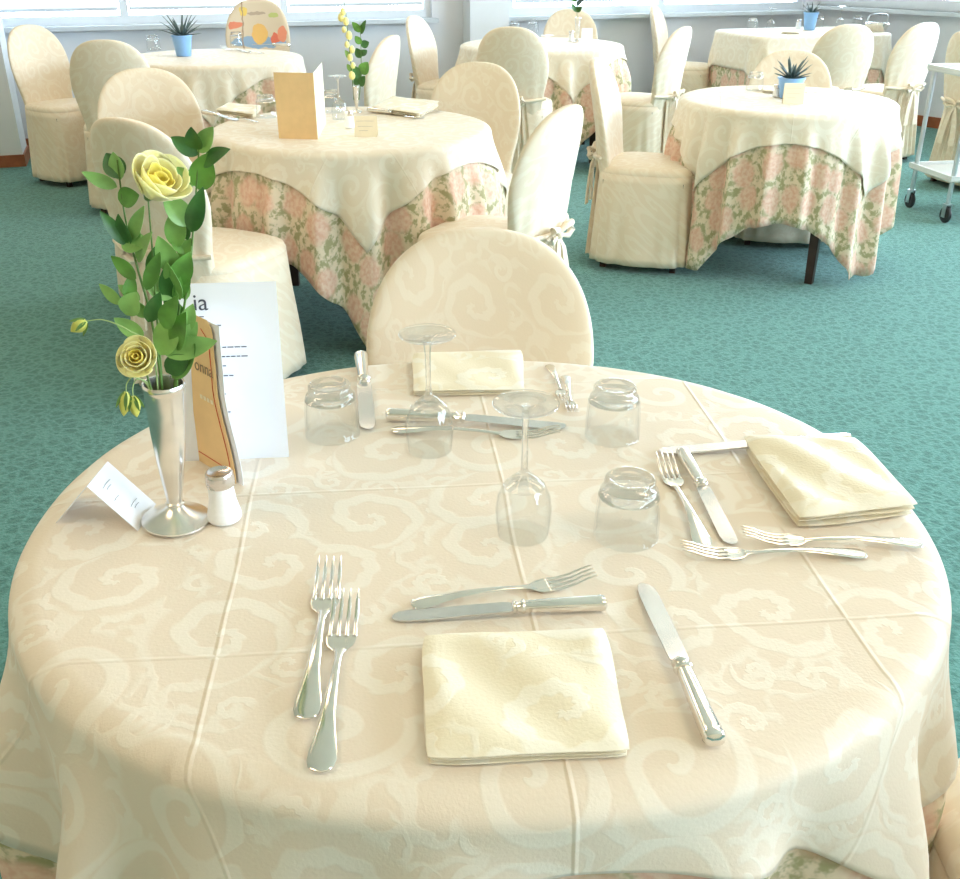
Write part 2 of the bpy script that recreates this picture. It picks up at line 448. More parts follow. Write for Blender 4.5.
struct(mb.build('wall_right', M['wall'], smooth=False))
for i, (a, b) in enumerate(((.2, 3.0), (3.3, 6.2), (6.5, LR2-.2))):
    window('window_%d' % (i+4), WR1, WR2, a, b, [(a+b)/2], .75, HEAD, fw=.07)
mb = MB(); wallseg(mb, WR2, WL, 0, (WL-WR2).length, 0, CEIL); struct(mb.build('wall_front', M['wall_warm'], smooth=False))
mb = MB(); wallseg(mb, WL, WB0, 0, (WB0-WL).length, 0, CEIL); struct(mb.build('wall_left', M['wall_warm'], smooth=False))

# ------------------------------------------------------------------ light
w = bpy.data.worlds.new('daylight'); S.world = w; w.use_nodes = True
bg = w.node_tree.nodes['Background']
bg.inputs[0].default_value = (.67, .84, 1.0, 1); bg.inputs[1].default_value = 32.0
def area(name, loc, rot, sx, sy, power, col, portal=False):
    d = bpy.data.lights.new(name, 'AREA'); d.shape = 'RECTANGLE'; d.size = sx; d.size_y = sy; d.energy = power; d.color = col
    o = bpy.data.objects.new(name, d); COL.objects.link(o); o.location = loc; o.rotation_euler = rot
    if portal: d.cycles.is_portal = True
    return o
def portal(A, B, a, b, z0, z1):
    d = (B-A).normalized(); n = Vector((-d.y, d.x)); m = A + d*(a+b)/2 + n*.17
    # the light's -Z looks into the room (against n)
    r = Matrix(((d.x, 0, n.x), (d.y, 0, n.y), (0, 1, 0)))
    x = Vector((d.x, d.y, 0)); z = Vector((n.x, n.y, 0)); y = z.cross(x)
    r = Matrix((x, y, z)).transposed()
    area('window_portal', (m.x, m.y, (z0+z1)/2), r.to_euler(), b-a, z1-z0, 1, (1, 1, 1), True)
portal(WB0, WB1, t0w, t1w, SILL, HEAD); portal(WB0, WB1, t2w, t3w, SILL, HEAD); portal(WB1, WR1, .04, LR-.12, .9, HEAD)
for a, b in ((.2, 3.0), (3.3, 6.2), (6.5, LR2-.2)): portal(WR1, WR2, a, b, .75, HEAD)
for x, y in ((-1.6, .4), (1.6, .4), (-1.6, 3.4), (1.6, 3.4), (-1.4, 6.2), (1.8, 6.4)):
    area('ceiling_lamp', (x, y, CEIL-.04), (0, 0, 0), 1.2, .6, 20, (1.0, .77, .56))

# ------------------------------------------------------------------ tables and cloths
def rim(th, a, b, n):
    c, s = math.cos(th), math.sin(th)
    return Vector((a*spow(c, 2/n), b*spow(s, 2/n)))
def cloth(name, ctr, a, b, n, top, hx, hy, rot, mat, label, cat, group, clear=0.0, foldn=13, amp=.03, flare=.10, maxdrop=9, seed=0, rz=0, round_=.024, box=None):
    NT = 288; RI = 10; RS = 22
    rnd = random.Random(seed)
    ph = [rnd.uniform(0, 6.28) for _ in range(4)]
    mb = MB(); rows = []
    def fold(th):
        return (.62*math.cos(foldn*th+ph[0]) + .3*math.cos((foldn-4)*th+ph[1]) + .22*math.cos((2*foldn-5)*th+ph[2]))
    cr, sr = math.cos(rot), math.sin(rot)
    rimp = [rim(2*PI*j/NT, a, b, n) for j in range(NT)]
    nor = []
    for j in range(NT):
        t = rimp[(j+1) % NT] - rimp[j-1]; nor.append(Vector((t.y, -t.x)).normalized())
    # reach of the cloth beyond the rim, measured flat
    smax = []; X0, X1, Y0, Y1 = box or (-hx, hx, -hy, hy)
    for j in range(NT):
        p, q = rimp[j], nor[j]
        lx, ly = p.x*cr+p.y*sr, -p.x*sr+p.y*cr; qx, qy = q.x*cr+q.y*sr, -q.x*sr+q.y*cr
        s = 0
        c1 = [((X1 if qx > 0 else X0)-lx)/qx if abs(qx) > 1e-6 else 9, ((Y1 if qy > 0 else Y0)-ly)/qy if abs(qy) > 1e-6 else 9]
        s = min(c1)
        s = min(max(s, .02), maxdrop)
        smax.append(s)
    vs = []; uv = []
    def put(p, z, flat):
        vs.append((p.x, p.y, z)); uv.append((flat.x*cr+flat.y*sr, -flat.x*sr+flat.y*cr))
    put(Vector((0, 0)), 0, Vector((0, 0)))
    rad = round_
    for i in range(1, RI+1):
        for j in range(NT):
            p = (rimp[j] - nor[j]*rad) * (i/RI); put(p, 0, p)
    for i in range(1, RS+1):
        for j in range(NT):
            base = rimp[j] - nor[j]*rad; L = smax[j] + rad
            t = i/RS; s = L*(.55*t*t+.45*t) if L > .2 else L*t
            th = 2*PI*j/NT
            if s < rad*PI/2:
                al = s/rad; out = rad*math.sin(al); dz = -rad*(1-math.cos(al))
            else:
                out = rad; dz = -rad - (s-rad*PI/2)
            h = max(0, -dz-rad*.4)
            g = sm(h, 0, .24)
            out += flare*h*.6 + amp*g*(fold(th)+.55) + clear*min(1, s/rad)
            put(base + nor[j]*out, dz*(1-.015*abs(fold(th))), base + nor[j]*s)
    fs = [(0, 1+j, 1+(j+1) % NT) for j in range(NT)]
    for i in range(RI+RS-1):
        o = 1+i*NT
        fs += [(o+j, o+NT+j, o+NT+(j+1) % NT, o+(j+1) % NT) for j in range(NT)]
    mb.add(vs, fs, uv)
    o = mb.build(name, mat); o.location = (ctr[0], ctr[1], top); o.rotation_euler = (0, 0, rz)
    md = o.modifiers.new('hem', 'SOLIDIFY'); md.thickness = .0016; md.offset = -1
    return tag(o, label, cat, group)

def table(ctr, a, b, n, label, rz=0, lr=.62):
    t = thing('dining_table', (ctr[0], ctr[1], 0), rz, label, 'table', None)
    top = MB()
    ring = lambda z, k: [((rim(2*PI*j/64, a-k, b-k, n)).x, (rim(2*PI*j/64, a-k, b-k, n)).y, z) for j in range(64)]
    top.loft([ring(.722, .02), ring(.726, .014), ring(.748, .014), ring(.7525, .02)], True, True); top.build('tabletop', M['top_wood'], t)
    for sx in (-1, 1):
        for sy in (-1, 1):
            x, y = sx*a*lr, sy*b*lr
            sec = [[(x+(q*cx), y+(q*cy), z) for cx, cy in ((1, 1), (-1, 1), (-1, -1), (1, -1))] for z, q in ((0, .017), (.05, .018), (.70, .027), (.722, .027))]
            MB().loft(sec, True, True).build('leg', M['darkwood'], t)
    return t
OVG, UNG = None, None
T = {'T1': ((0, 1.135), .562, .512, 2.15), 'T2': ((-.51, 4.10), .545, .545, 2.0), 'T3': ((-1.70, 6.75), .56, .54, 2.0),
     'T4': ((.44, 7.62), .57, .57, 2.0), 'T6': ((1.43, 4.88), .485, .49, 2.0)}
ZT = .76
def setting(key, tl, ol, ul, orot, hov, hun, seed, maxun=.70, mat='cloth_far', foldn=21, amp=.042, flare=.09, rzt=0, box=None):
    ctr, a, b, n = T[key]
    table(ctr, a, b, n, tl, rzt)
    cloth('floral_undercloth', ctr, a, b, n, ZT-.004, hun, hun, math.radians(orot), M['floral'], ul, 'tablecloth', None, 0, foldn, amp, flare, maxun, seed)
    cloth('damask_tablecloth', ctr, a, b, n, ZT, hov, hov, math.radians(orot), M[mat], ol, 'tablecloth', None, .011, foldn, amp, flare, 9, seed, box=box)
setting('T1', 'round dining table in the foreground under its white cloths', 'large ivory scroll damask cloth on the foreground table set for three',
        'rose print undercloth peeping below the ivory cloth at the foreground table front', 5.3, .575, .88, 3, .66, 'cloth', 17, .048, .03, box=(-.765, .625, -.580, .63))
setting('T2', 'dark-legged round table left of centre, holding the tall beige menu', 'ivory cloth with a hanging point on the table with the tall beige menu',
        'pink and green rose print undercloth below the table with the tall beige menu', 55, .62, .90, 5, .71)
setting('T3', 'round table by the left windows carrying a blue potted plant', 'pale cloth on the window table with the blue potted plant at left',
        'rose print undercloth half hidden on the window table at left', 55, .62, .90, 8, .68)
setting('T4', 'dark-legged round table beside the column with a single bud vase', 'ivory cloth with pointed corner on the table right of the column',
        'brownish floral undercloth hanging low on the table right of the column', 63, .63, .92, 11, .69)
setting('T6', 'small round table at right with dark front leg showing under floral cloth', 'ivory square cloth on the small round table with the succulent at right',
        'rose print undercloth with two long points on the small round table at right', -12, .60, .94, 14, .71, foldn=23, amp=.036, flare=.08, rzt=.995)
# long table in the corner
c5 = (2.61, 8.73); r5 = math.radians(17)
table(c5, .60, .38, 7, 'long rectangular table in the corner below the right windows', r5, .8)
cloth('floral_undercloth', c5, .62, .40, 7, ZT-.004, 1.05, .85, 0, M['floral'], 'faded floral undercloth on the long corner table', 'tablecloth', None, 0, 12, .02, .05, .5, 21, r5)
cloth('damask_tablecloth', c5, .62, .40, 7, ZT, .87, .65, 0, M['cloth_far'], 'ivory cloth over the long corner table below the right windows', 'tablecloth', None, .011, 12, .02, .05, 9, 21, r5)

# ------------------------------------------------------------------ chairs
def chair(bow=True, backmat=None):
    t = thing('covered_chair', (0, 0, 0), 0, '-', 'chair')
    nP = 48
    def back_section(z, w, th):
        r = []
        yc = -.195 - max(0, z-.44)*.20
        for j in range(nP):
            q = 2*PI*j/nP; c, s = math.cos(q), math.sin(q)
            x = w*spow(c, .62); y = th*spow(s, .8)
            y += yc + .045*(x/.22)**2
            if s < 0: y -= .009*(.5+.5*math.cos(x*95))*math.exp(-((z-.52)/.13)**2) + .010*sm(.72-z, 0, .3)
            r.append((x, y, z))
        return r
    secs = []
    for z in (.425, .46, .50, .54, .58, .62, .66): secs.append(back_section(z, .182+.038*sm(z, .46, .70), .026))
    K = 18
    for i in range(K+1):
        q = math.sin(PI/2*i/K); z = .68 + .25*q
        f = max(0, 1-q**2.3)**.385
        secs.append(back_section(z, .220*max(f, .03), .028*max(f**.45, .1)))
    MB().loft(secs, True, True).build('backrest', backmat or M['cover'], t)
    def sq(k, z, fold=0.0, nn=3.4, P=96):
        r = []
        for j in range(P):
            q = 2*PI*j/P; c, s = math.cos(q), math.sin(q)
            d = k + fold*(.6*math.cos(20*q+.6)+.5*math.cos(13*q)) 
            x = d*spow(c, 2/nn); y = d*spow(s, 2/nn)
            r.append((x, y*1.0 - (.02 if False else 0), z))
        return r
    MB().loft([sq(.205, .425), sq(.222, .440), sq(.226, .458), sq(.220, .474), sq(.200, .484), sq(.12, .490), sq(.02, .492)], True, True).build('seat', M['cover'], t)
    sk = []
    for i in range(13):
        q = i/12; z = .452 - q*(.452-.038)
        sk.append(sq(.224+.028*q, z, .0075*sm(q, .02, .8)))
    m = MB().loft(sk)
    o = m.build('skirt', M['cover'], t); md = o.modifiers.new('cloth', 'SOLIDIFY'); md.thickness = .002
    for sx in (-1, 1):
        for sy in (-1, 1):
            x, y = sx*.168, sy*.168
            sec = [[(x+q*cx, y+q*cy, z) for cx, cy in ((1, 1), (-1, 1), (-1, -1), (1, -1))] for z, q in ((0, .014), (.42, .019))]
            MB().loft(sec, True, True).build('leg', M['darkwood'], t)
    if bow:
        b = MB(); y0 = -.262
        b.tube([(-.205, -.20, .52), (-.12, -.245, .512), (0, y0, .506), (.12, -.245, .512), (.205, -.20, .52)], [.008, .011, .010, .011, .008], 8)
        for sgn in (-1, 1):
            loop = [(0, y0-.004, .506), (sgn*.03, y0-.02, .53), (sgn*.07, y0-.022, .535), (sgn*.085, y0-.018, .51), (sgn*.06, y0-.016, .492), (sgn*.02, y0-.01, .50)]
            b.tube(loop, [.007, .011, .013, .013, .011, .007], 8)
            tail = [(0, y0-.004, .505), (sgn*.02, y0-.018, .46), (sgn*.035, y0-.022, .40), (sgn*.045, y0-.026, .33), (sgn*.047, y0-.028, .27)]
            b.loft([[(p[0]+w_*cx, p[1]+.004*cy, p[2]) for cx, cy in ((1, 1), (-1, 1), (-1, -1), (1, -1))] for p, w_ in zip(tail, (.006, .013, .017, .02, .022))], True, True)
        b.lathe([(0, .516), (.014, .514), (.018, .505), (.014, .494), (0, .491)], 10, (0, y0-.008, 0))
        # the gathered tail of the cover below the tie
        sec = []
        for i in range(8):
            q = i/7; z = .50 - q*.45; r_ = []
            for j in range(33):
                x = (-1+2*j/32)*(.09+.06*q)
                r_.append((x, -.228-.016*q - (.012+.012*q)*(.5+.5*math.cos(j*1.15)), z))
            sec.append(r_)
        b.loft(sec, closed=False)
        b.build('tie_bow', M['cover'], t)
    return t
P_bow = Proto(chair(True)); P_plain = Proto(chair(False))
def face(dx, dy): return math.atan2(-dx, dy)
def seat(p, x, y, fx, fy, label, sc=1.0, group=None):
    return p.put((x, y, 0), face(fx, fy), label, group, sc)
seat(P_plain, 0.0, 1.655, 0, -1, 'round-backed ivory chair at the far side of the foreground table', (1.03, 1.0, .98))
seat(P_plain, -2.67, 6.70, .8, -.6, 'ivory chair at far left beside the wall pier, seen with its full skirt', (.92, .92, 1.01))
seat(P_plain, -2.03, 5.98, -.10, 1, 'tan round-backed chair seen from behind, in front of the window table', 1.02)
seat(P_plain, -1.33, 4.28, .42, -.9, 'chair with white damask backrest facing the camera, behind the nearer tan chair')
seat(P_bow, -.93, 3.34, .47, .88, 'near left chair of the beige menu table, behind the yellow bouquet', 1.02)
seat(P_plain, -.09, 4.50, -.30, -.95, 'peach round-backed chair right of the tall beige menu, facing the camera')
seat(P_bow, .035, 3.54, -.86, .50, 'chair with bright scroll-patterned back on the right of the beige menu table', 1.01)
seat(P_bow, .23, 6.74, .15, .98, 'tall ivory chair tied with a bow, its back to us before the column', 1.03)
seat(P_bow, -.22, 7.75, .93, -.36, 'narrow side-on chair under the window left of the column')
seat(P_bow, -.78, 6.28, -.95, .3, 'bluish white chair behind the tall stalk of yellow flowers')
seat(P_bow, .81, 4.84, .95, -.31, 'side-on ivory chair left of the small round table, skirt reaching the carpet')
seat(P_bow, 1.06, 7.0, -.84, .54, 'side-on chair with tied back, right of the table beside the column')
seat(P_plain, 1.58, 5.26, -.15, -1, 'ivory chair behind the succulent on the small round table', .98)
seat(P_bow, 2.39, 7.33, -.12, 1, 'gathered white chair before the long corner table, left of the two')
seat(P_bow, 2.84, 7.45, -.5, .86, 'gathered white chair with tied bow before the long corner table, right of the two')
seat(P_plain, 1.72, 8.98, .9, -.35, 'white chair washed by window light at the far left end of the corner table')
seat(P_bow, 3.20, 6.55, .9, .3, 'cream chair cut by the right edge, behind the serving trolley')
seat(P_plain, .72, 8.36, 0, -1, 'beige round-backed chair under the window behind the bud vase table')
seat(P_plain, .765, .77, -1, 0, 'chair at the lower right corner, tucked against the foreground table')
ch = chair(False, M['print']); ch.location = (-1.60, 7.52, 0); ch.rotation_euler = (0, 0, face(0, -1)); ch.scale = (1.06, 1.06, 1.12)
ch['label'] = 'chair with colourful childish drawings printed on its back, behind the window table'

# ------------------------------------------------------------------ trolley
tr = thing('serving_trolley', (2.87, 5.80, 0), math.radians(10), 'grey metal serving trolley on castors at the right edge', 'trolley')
for z in (.235, .775):
    m = MB(); m.box((0, 0, z), (.66, .42, .016), 0, .004)
    for s_ in (-1, 1):
        m.box((0, s_*.205, z+.014), (.66, .012, .022)); m.box((s_*.324, 0, z+.014), (.012, .398, .022))
    m.build('shelf', M['tray'], tr)
for sx in (-1, 1):
    for sy in (-1, 1):
        MB().tube([(sx*.30, sy*.18, .10), (sx*.30, sy*.18, .775), (sx*.30, sy*.18, .80)], [.013, .013, .012], 12).build('post', M['trolley'], tr)
        c = bpy.data.objects.new('castor', None); COL.objects.link(c); c.parent = tr; c.location = (sx*.30, sy*.18, 0)
        wv = MB(); 
        wv.loft([[(x, r*math.cos(2*PI*k/20), .045+r*math.sin(2*PI*k/20)) for k in range(20)] for x, r in ((-.011, .026), (-.010, .041), (-.006, .045), (.006, .045), (.010, .041), (.011, .026))], True, True)
        wv.build('wheel', M['rubber'], c)
        fk = MB(); fk.box((-.016, 0, .066), (.004, .03, .07)); fk.box((.016, 0, .066), (.004, .03, .07)); fk.box((0, 0, .102), (.038, .034, .008)); fk.build('fork_bracket', M['trolley'], c)

# ------------------------------------------------------------------ tableware prototypes
def fork():
    t = thing('table_fork', (0, 0, 0), 0, '-', 'fork')       # unit: about 0.21 m, lies along +y, tines at +y
    L = .21
    def zc(y): 
        q = y/L
        return .0030 + .0065*math.sin(PI*min(1, q/.70))**1.5*.8 + (.010*sm(q, .80, 1.0))
    secs = []
    for q, wd in ((0, .0015), (.006, .0062), (.02, .0092), (.05, .0108), (.09, .0104), (.16, .0082), (.26, .0058), (.38, .0042), (.5, .0034), (.58, .0032), (.625, .0038), (.65, .0055)):
        y = q*L; z = zc(y); th = .0013 if q < .45 else .0017
        secs.append([(wd*math.cos(2*PI*k/12), y, z + th*math.sin(2*PI*k/12)) for k in range(12)])
    MB().loft(secs, True, True).build('handle', M['steel'], t)
    h = MB(); secs = []
    for q, wd in ((.645, .0055), (.66, .0078), (.675, .0105), (.70, .0122), (.73, .0128), (.755, .0128)):
        y = q*L; z = zc(y)
        secs.append([(wd*math.cos(2*PI*k/12), y, z - .0015*(1-abs(math.cos(2*PI*k/12))**2) + .0011*math.sin(2*PI*k/12)) for k in range(12)])
    h.loft(secs, True, True)
    for i in range(4):
        x0 = (-1.5+i)*.0071
        secs = []
        for q, wd in ((.74, .0022), (.80, .0019), (.87, .0018), (.93, .0016), (.98, .0011), (1.0, .0005)):
            y = q*L; z = zc(y); secs.append([(x0*(1-.04*sm(q, .75, 1)) + wd*math.cos(2*PI*k/8), y, z+.0010*math.sin(2*PI*k/8)) for k in range(8)])
        h.loft(secs, True, True)
    h.build('tines', M['steel'], t)
    return t
def knife():
    t = thing('table_knife', (0, 0, 0), 0, '-', 'knife')      # 0.24 m along +y, blade at +y
    L = .24; z0 = .0088
    secs = []
    for q, a, b in ((0, .0045, .0035), (.008, .0088, .0070), (.03, .0100, .0082), (.045, .0092, .0076), (.06, .0094, .0078), (.2, .0086, .0072), (.33, .0074, .0062), (.385, .0068, .0058)):
        secs.append([(a*spow(math.cos(2*PI*k/16), .75), q*L, z0 + b*spow(math.sin(2*PI*k/16), .75)) for k in range(16)])
    MB().loft(secs, True, True).build('handle', M['steel'], t)
    m = MB(); secs = []
    for q, a in ((.38, .0060), (.385, .0092), (.395, .0098), (.405, .0072), (.418, .0062), (.428, .0092), (.436, .0088), (.445, .0060)):
        secs.append([(a*math.cos(2*PI*k/16), q*L, z0 + a*.82*math.sin(2*PI*k/16)) for k in range(16)])
    m.loft(secs, True, True).build('collar', M['steel'], t)
    m = MB(); secs = []
    for q, xl, xr in ((.44, -.006, .006), (.455, -.0088, .0092), (.50, -.0094, .0098), (.65, -.0096, .0104), (.80, -.0096, .0110), (.92, -.0092, .0112), (.965, -.0082, .0096), (.99, -.0058, .0056), (1.0, -.0022, .0006)):
        z = z0 - .006*sm(q, .45, .95)
        secs.append([(xl, q*L, z+.0009), (xr, q*L, z+.0002), (xr, q*L, z-.0002), (xl, q*L, z-.0009)])
    m.loft(secs, True, True).build('blade', M['blade'], t)
    return t
PF, PK = Proto(fork()), Proto(knife())
def lay(p, p0, p1, base_len, label, group=None, z=ZT+.0006):
    """lay a piece with its handle end at pixel p0 and its tip at p1 on the table plane"""
    a, b = at(*p0, z), at(*p1, z); d = b-a
    k = d.length/base_len
    return p.put(a, math.atan2(-d.x, d.y), label, group, k)
lay(PF, (306, 722), (331, 568), .21, 'outer of the two dinner forks left of the front napkin')
lay(PF, (320, 775), (348, 601), .21, 'inner of the two dinner forks left of the front napkin, nearest us')
lay(PF, (411, 607), (594, 580), .21, 'dessert fork lying crosswise behind the knife above the front napkin')
lay(PK, (606, 609), (392, 619), .24, 'dessert knife lying crosswise just above the front napkin')
lay(PK, (715, 750), (643, 586), .24, 'large knife with wide blade right of the front napkin')
lay(PF, (704, 548), (663, 461), .21, 'dessert fork pointing away, left of the short knife near the right napkin')
lay(PK, (681, 456), (733, 546), .24, 'short knife with blade toward us left of the right napkin')
lay(PF, (866, 556), (680, 555), .21, 'nearer of two forks lying crosswise in front of the right napkin')
lay(PF, (922, 546), (741, 540), .21, 'farther of two crosswise forks, touching the right napkin front edge', z=ZT+.003)
lay(PK, (850, 446), (659, 453), .24, 'dinner knife lying crosswise behind the right napkin')
lay(PK, (361, 360), (369, 431), .24, 'knife at the far rim with its handle toward the far chair')
lay(PK, (386, 420), (566, 428), .24, 'dessert knife lying crosswise before the far napkin behind the wine glasses')
lay(PF, (392, 432), (560, 438), .21, 'dessert fork lying crosswise nearest the two upturned wine glasses')
lay(PF, (549, 366), (567, 406), .21, 'fork right of the far napkin, the one nearer the napkin')
lay(PF, (565, 377), (573, 418), .21, 'fork right of the far napkin, the one nearer the tumbler')

def napkin(corners, label, layers=3, th=.0045, z0=ZT+.0008, seed=1, group=None, puff=1.0):
    rnd = random.Random(seed)
    BL, BR, TR, TL = [at(*p, z0) for p in corners]
    ctr = (BL+BR+TR+TL)/4
    P = lambda u, v: BL*(1-u)*(1-v)+BR*u*(1-v)+TR*u*v+TL*(1-u)*v
    mb = MB(); NU, NV = 26, 20
    for k in range(layers):
        f = .985 + .015*k/max(1, layers-1) - (.012 if k == 1 else 0)
        zb = th*k
        wob = [rnd.uniform(0, 6) for _ in range(4)]
        def hz(u, v): return .0014*math.sin(5*u+wob[0])*math.cos(4*v+wob[1]) + .0010*math.sin(11*u+7*v+wob[2]) + .0016*sm(k, 0, 2)
        def grid(side):
            out = []
            for j in range(NV+1):
                for i in range(NU+1):
                    u, v = i/NU, j/NV
                    du = min(u, 1-u)*NU; dv = min(v, 1-v)*NV
                    e = min(1, min(du, dv)/2.2); rnd_ = .2+.8*math.sqrt(max(0, 1-(1-e)**2))
                    uu = .5+(u-.5)*f; vv = .5+(v-.5)*f
                    cu, cv = abs(2*u-1), abs(2*v-1); kc = 1-.030*(cu*cv)**6
                    uu = .5+(uu-.5)*kc; vv = .5+(vv-.5)*kc
                    vv += .012*math.sin(6*u+wob[3])*(v-.5)*2*.6; uu += .010*math.sin(5*v+wob[1])*(u-.5)*2
                    p = P(uu, vv)
                    zz = zb + th*.5 + side*th*.48*rnd_ + (hz(u, v)*e*puff if (k == layers-1 and side > 0) else 0)
                    out.append((p.x-ctr.x, p.y-ctr.y, zz))
            return out
        top, bot = grid(1), grid(-1)
        uvs = [(v[0]+.3*k, v[1]) for v in top]
        W = NU+1
        ft = [(j*W+i, j*W+i+1, (j+1)*W+i+1, (j+1)*W+i) for j in range(NV) for i in range(NU)]
        o = len(top)
        fb = [(o+j*W+i, o+(j+1)*W+i, o+(j+1)*W+i+1, o+j*W+i+1) for j in range(NV) for i in range(NU)]
        bd = [i for i in range(W)] + [j*W+NU for j in range(1, NV+1)] + [NV*W+i for i in range(NU-1, -1, -1)] + [j*W for j in range(NV-1, 0, -1)]
        fsd = [(bd[q], o+bd[q], o+bd[(q+1) % len(bd)], bd[(q+1) % len(bd)]) for q in range(len(bd))]
        mb.add(top+bot, ft+fb+fsd, uvs+uvs)
    o = mb.build('folded_napkin', M['napkin']); o.location = (ctr.x, ctr.y, z0)
    return tag(o, label, 'napkin', group)
napkin([(424, 768), (633, 760), (603, 636), (424, 644)], 'cream folded napkin nearest us, between forks and large knife', 3, .0045, seed=2, puff=1.8)
napkin([(795, 531), (918, 517), (853, 449), (741, 447)], 'thick folded cream napkin at the right rim of the foreground table', 3, .0075, seed=5, puff=2.6)
napkin([(412, 397), (526, 395), (521, 355), (414, 358)], 'folded napkin at the far rim in front of the far chair', 3, .004, seed=9)

def tumbler():
    t = thing('water_tumbler', (0, 0, 0), 0, '-', 'glass')
    h, rt, rb = .088, .043, .034      # stands upside down: mouth on the cloth, base up
    o = [(rt, .0), (rt+.0004, .002), (rt-.0002, .03), (rt-.0025, .0615)]
    i = [(rt-.0050, .0605), (rt-.0024, .03), (rt-.0020, .002)]
    MB().lathe(o + i + [o[0]], 48).build('wall', M['thin'], t)
    b = [(rt-.0025, .0617), (rt-.0042, .0665), (rb+.0040, .0705), (rb+.0008, .0735), (rb, .077), (rb-.0006, .0855), (rb-.003, h), (rb-.007, h), (rb-.010, h-.003), (rb-.016, h-.0045), (0, h-.005)]
    bi = [(0, .0715), (rb-.012, .0705), (rb-.002, .067), (rt-.0050, .0617)]
    MB().lathe(b + bi + [b[0]], 48).build('thick_base', M['glass'], t)
    return t
def wineglass():
    t = thing('wine_glass', (0, 0, 0), 0, '-', 'glass')
    bo = [(.0315, 0), (.0335, .018), (.0345, .035), (.0325, .052), (.0255, .068)]
    bi = [(.0243, .067), (.0313, .052), (.0333, .035), (.0323, .018), (.0305, 0)]
    MB().lathe(bo + bi + [bo[0]], 48).build('bowl', M['thin'], t)
    st = [(.0255, .0682), (.0150, .079), (.0075, .0845), (.0048, .089), (.0040, .10), (.0038, .125), (.0042, .150), (.0056, .163), (.0056, .1655)]
    MB().lathe([(0, .0760), (.014, .0735), (.0243, .0672)] + st + [(0, .1655)], 40).build('stem', M['glass'], t)
    ft = [(0, .1657), (.0060, .1657), (.0105, .1700), (.022, .1735), (.034, .1748), (.0385, .1752), (.0395, .1765), (.0385, .178), (.020, .1775), (0, .1770)]
    MB().lathe(ft, 48).build('foot', M['glass'], t)
    return t
PT, PW = Proto(tumbler()), Proto(wineglass())
def stand(p, px, label, sc=1.0, z=ZT+.0012, group=None): return p.put(at(*px, z), 0, label, group, sc)
stand(PT, (333, 434), 'upturned tumbler left of the far napkin, nearest the menu', .93)
stand(PT, (612, 436), 'upturned tumbler right of the far forks, farther of the right pair', .93)
stand(PT, (626, 535), 'upturned tumbler beside the right place setting, nearer of the right pair', .92)
stand(PW, (430, 449), 'upturned stemmed glass left, standing before the far napkin', 1.0)
stand(PW, (523, 533), 'upturned stemmed glass right, nearer us in the middle of the table', 1.0)

# salt shaker
sp = at(225, 519, ZT+.001)
ss = thing('salt_shaker', sp, 0, 'white salt shaker with metal cap at the vase foot on the foreground table', 'shaker')
MB().lathe([(0, .001), (.0195, .001), (.0215, .004), (.0210, .010), (.0170, .028), (.0158, .042), (.0160, .050), (.0155, .052), (0, .052)], 32).build('glass_body', M['salt'], ss)
MB().lathe([(.0172, .050), (.0180, .0515), (.0180, .060), (.0172, .0635), (.0172, .066), (.0158, .0685), (.0130, .0680), (.011, .0668), (0, .0668)], 32).build('metal_cap', M['caps'], ss)

# ------------------------------------------------------------------ bud vase with the bouquet
vp = at(176.5, 520, ZT+.003)
def bud_vase(h, label, loc):
    t = thing('bud_vase', loc, 0, label, 'vase')
    k = h/.190
    foot = [(0, 0), (.041, 0), (.0425, .0015), (.0420, .0035), (.036, .0060), (.022, .0125), (.0130, .0190), (.0098, .0225), (.0088, .0240)]
    MB().lathe([(r*k, z*k) for r, z in foot] + [(0, .024*k)], 48).build('foot', M['vase'], t)
    body = [(.0092, .0225), (.0112, .0238), (.0114, .0262), (.0096, .028), (.0100, .034), (.0135, .058), (.0175, .090), (.0205, .125), (.0222, .155), (.0232, .178), (.0240, .1815), (.0252, .1835), (.0252, .187), (.0240, .190), (.0225, .189), (.0215, .178), (.019, .125), (.012, .06), (0, .05)]
    MB().lathe([(r*k, z*k) for r, z in body], 48).build('body', M['vase'], t)
    return t
bv = bud_vase(.190, 'slender silver bud vase holding the yellow bouquet on the foreground table', vp)
bv.rotation_euler = (0, math.radians(3), 0)
VY = vp.y
def smooth_path(pts, n=16):
    pts = [Vector(p) for p in pts]; out = []
    P = [pts[0]*2-pts[1]] + pts + [pts[-1]*2-pts[-2]]
    for i in range(1, len(P)-2):
        for k in range(n):
            t = k/n; a, b, c, d = P[i-1], P[i], P[i+1], P[i+2]
            out.append(.5*((2*b)+(c-a)*t+(2*a-5*b+4*c-d)*t*t+(3*b-3*c+d-a)*t*t*t))
    out.append(pts[-1]); return out
def leaf_mesh(base, tip, wid, roll, bend):
    mb = MB(); d = tip-base; L = d.length; d = d.normalized()
    view = Vector((0, -1, .45)).normalized()
    side = d.cross(view).normalized(); nn = side.cross(d).normalized()
    R = Matrix.Rotation(roll, 3, d); side = R @ side; nn = R @ nn
    secs = []
    for i in range(11):
        q = i/10; wv = wid*(math.sin(PI*min(1, q**.82)))**.75 if 0 < q < 1 else .0004
        wv = max(wv, .0005)
        p = base + d*(L*q) + nn*(bend*L*4*q*(1-q))
        ring = []
        for x, zz in ((-1, .16), (-.5, .03), (0, -.05), (.5, .03), (1, .16)): ring.append(p + side*(x*wv) + nn*(zz*wv))
        ring2 = [r - nn*.0005 for r in reversed(ring)]
        secs.append([tuple(v) for v in ring + ring2])
    return mb.loft(secs, True, True)
rl = random.Random(4)
def pxm(Y): return F/(Y*CS + (HC-ZT-.1)*SN)
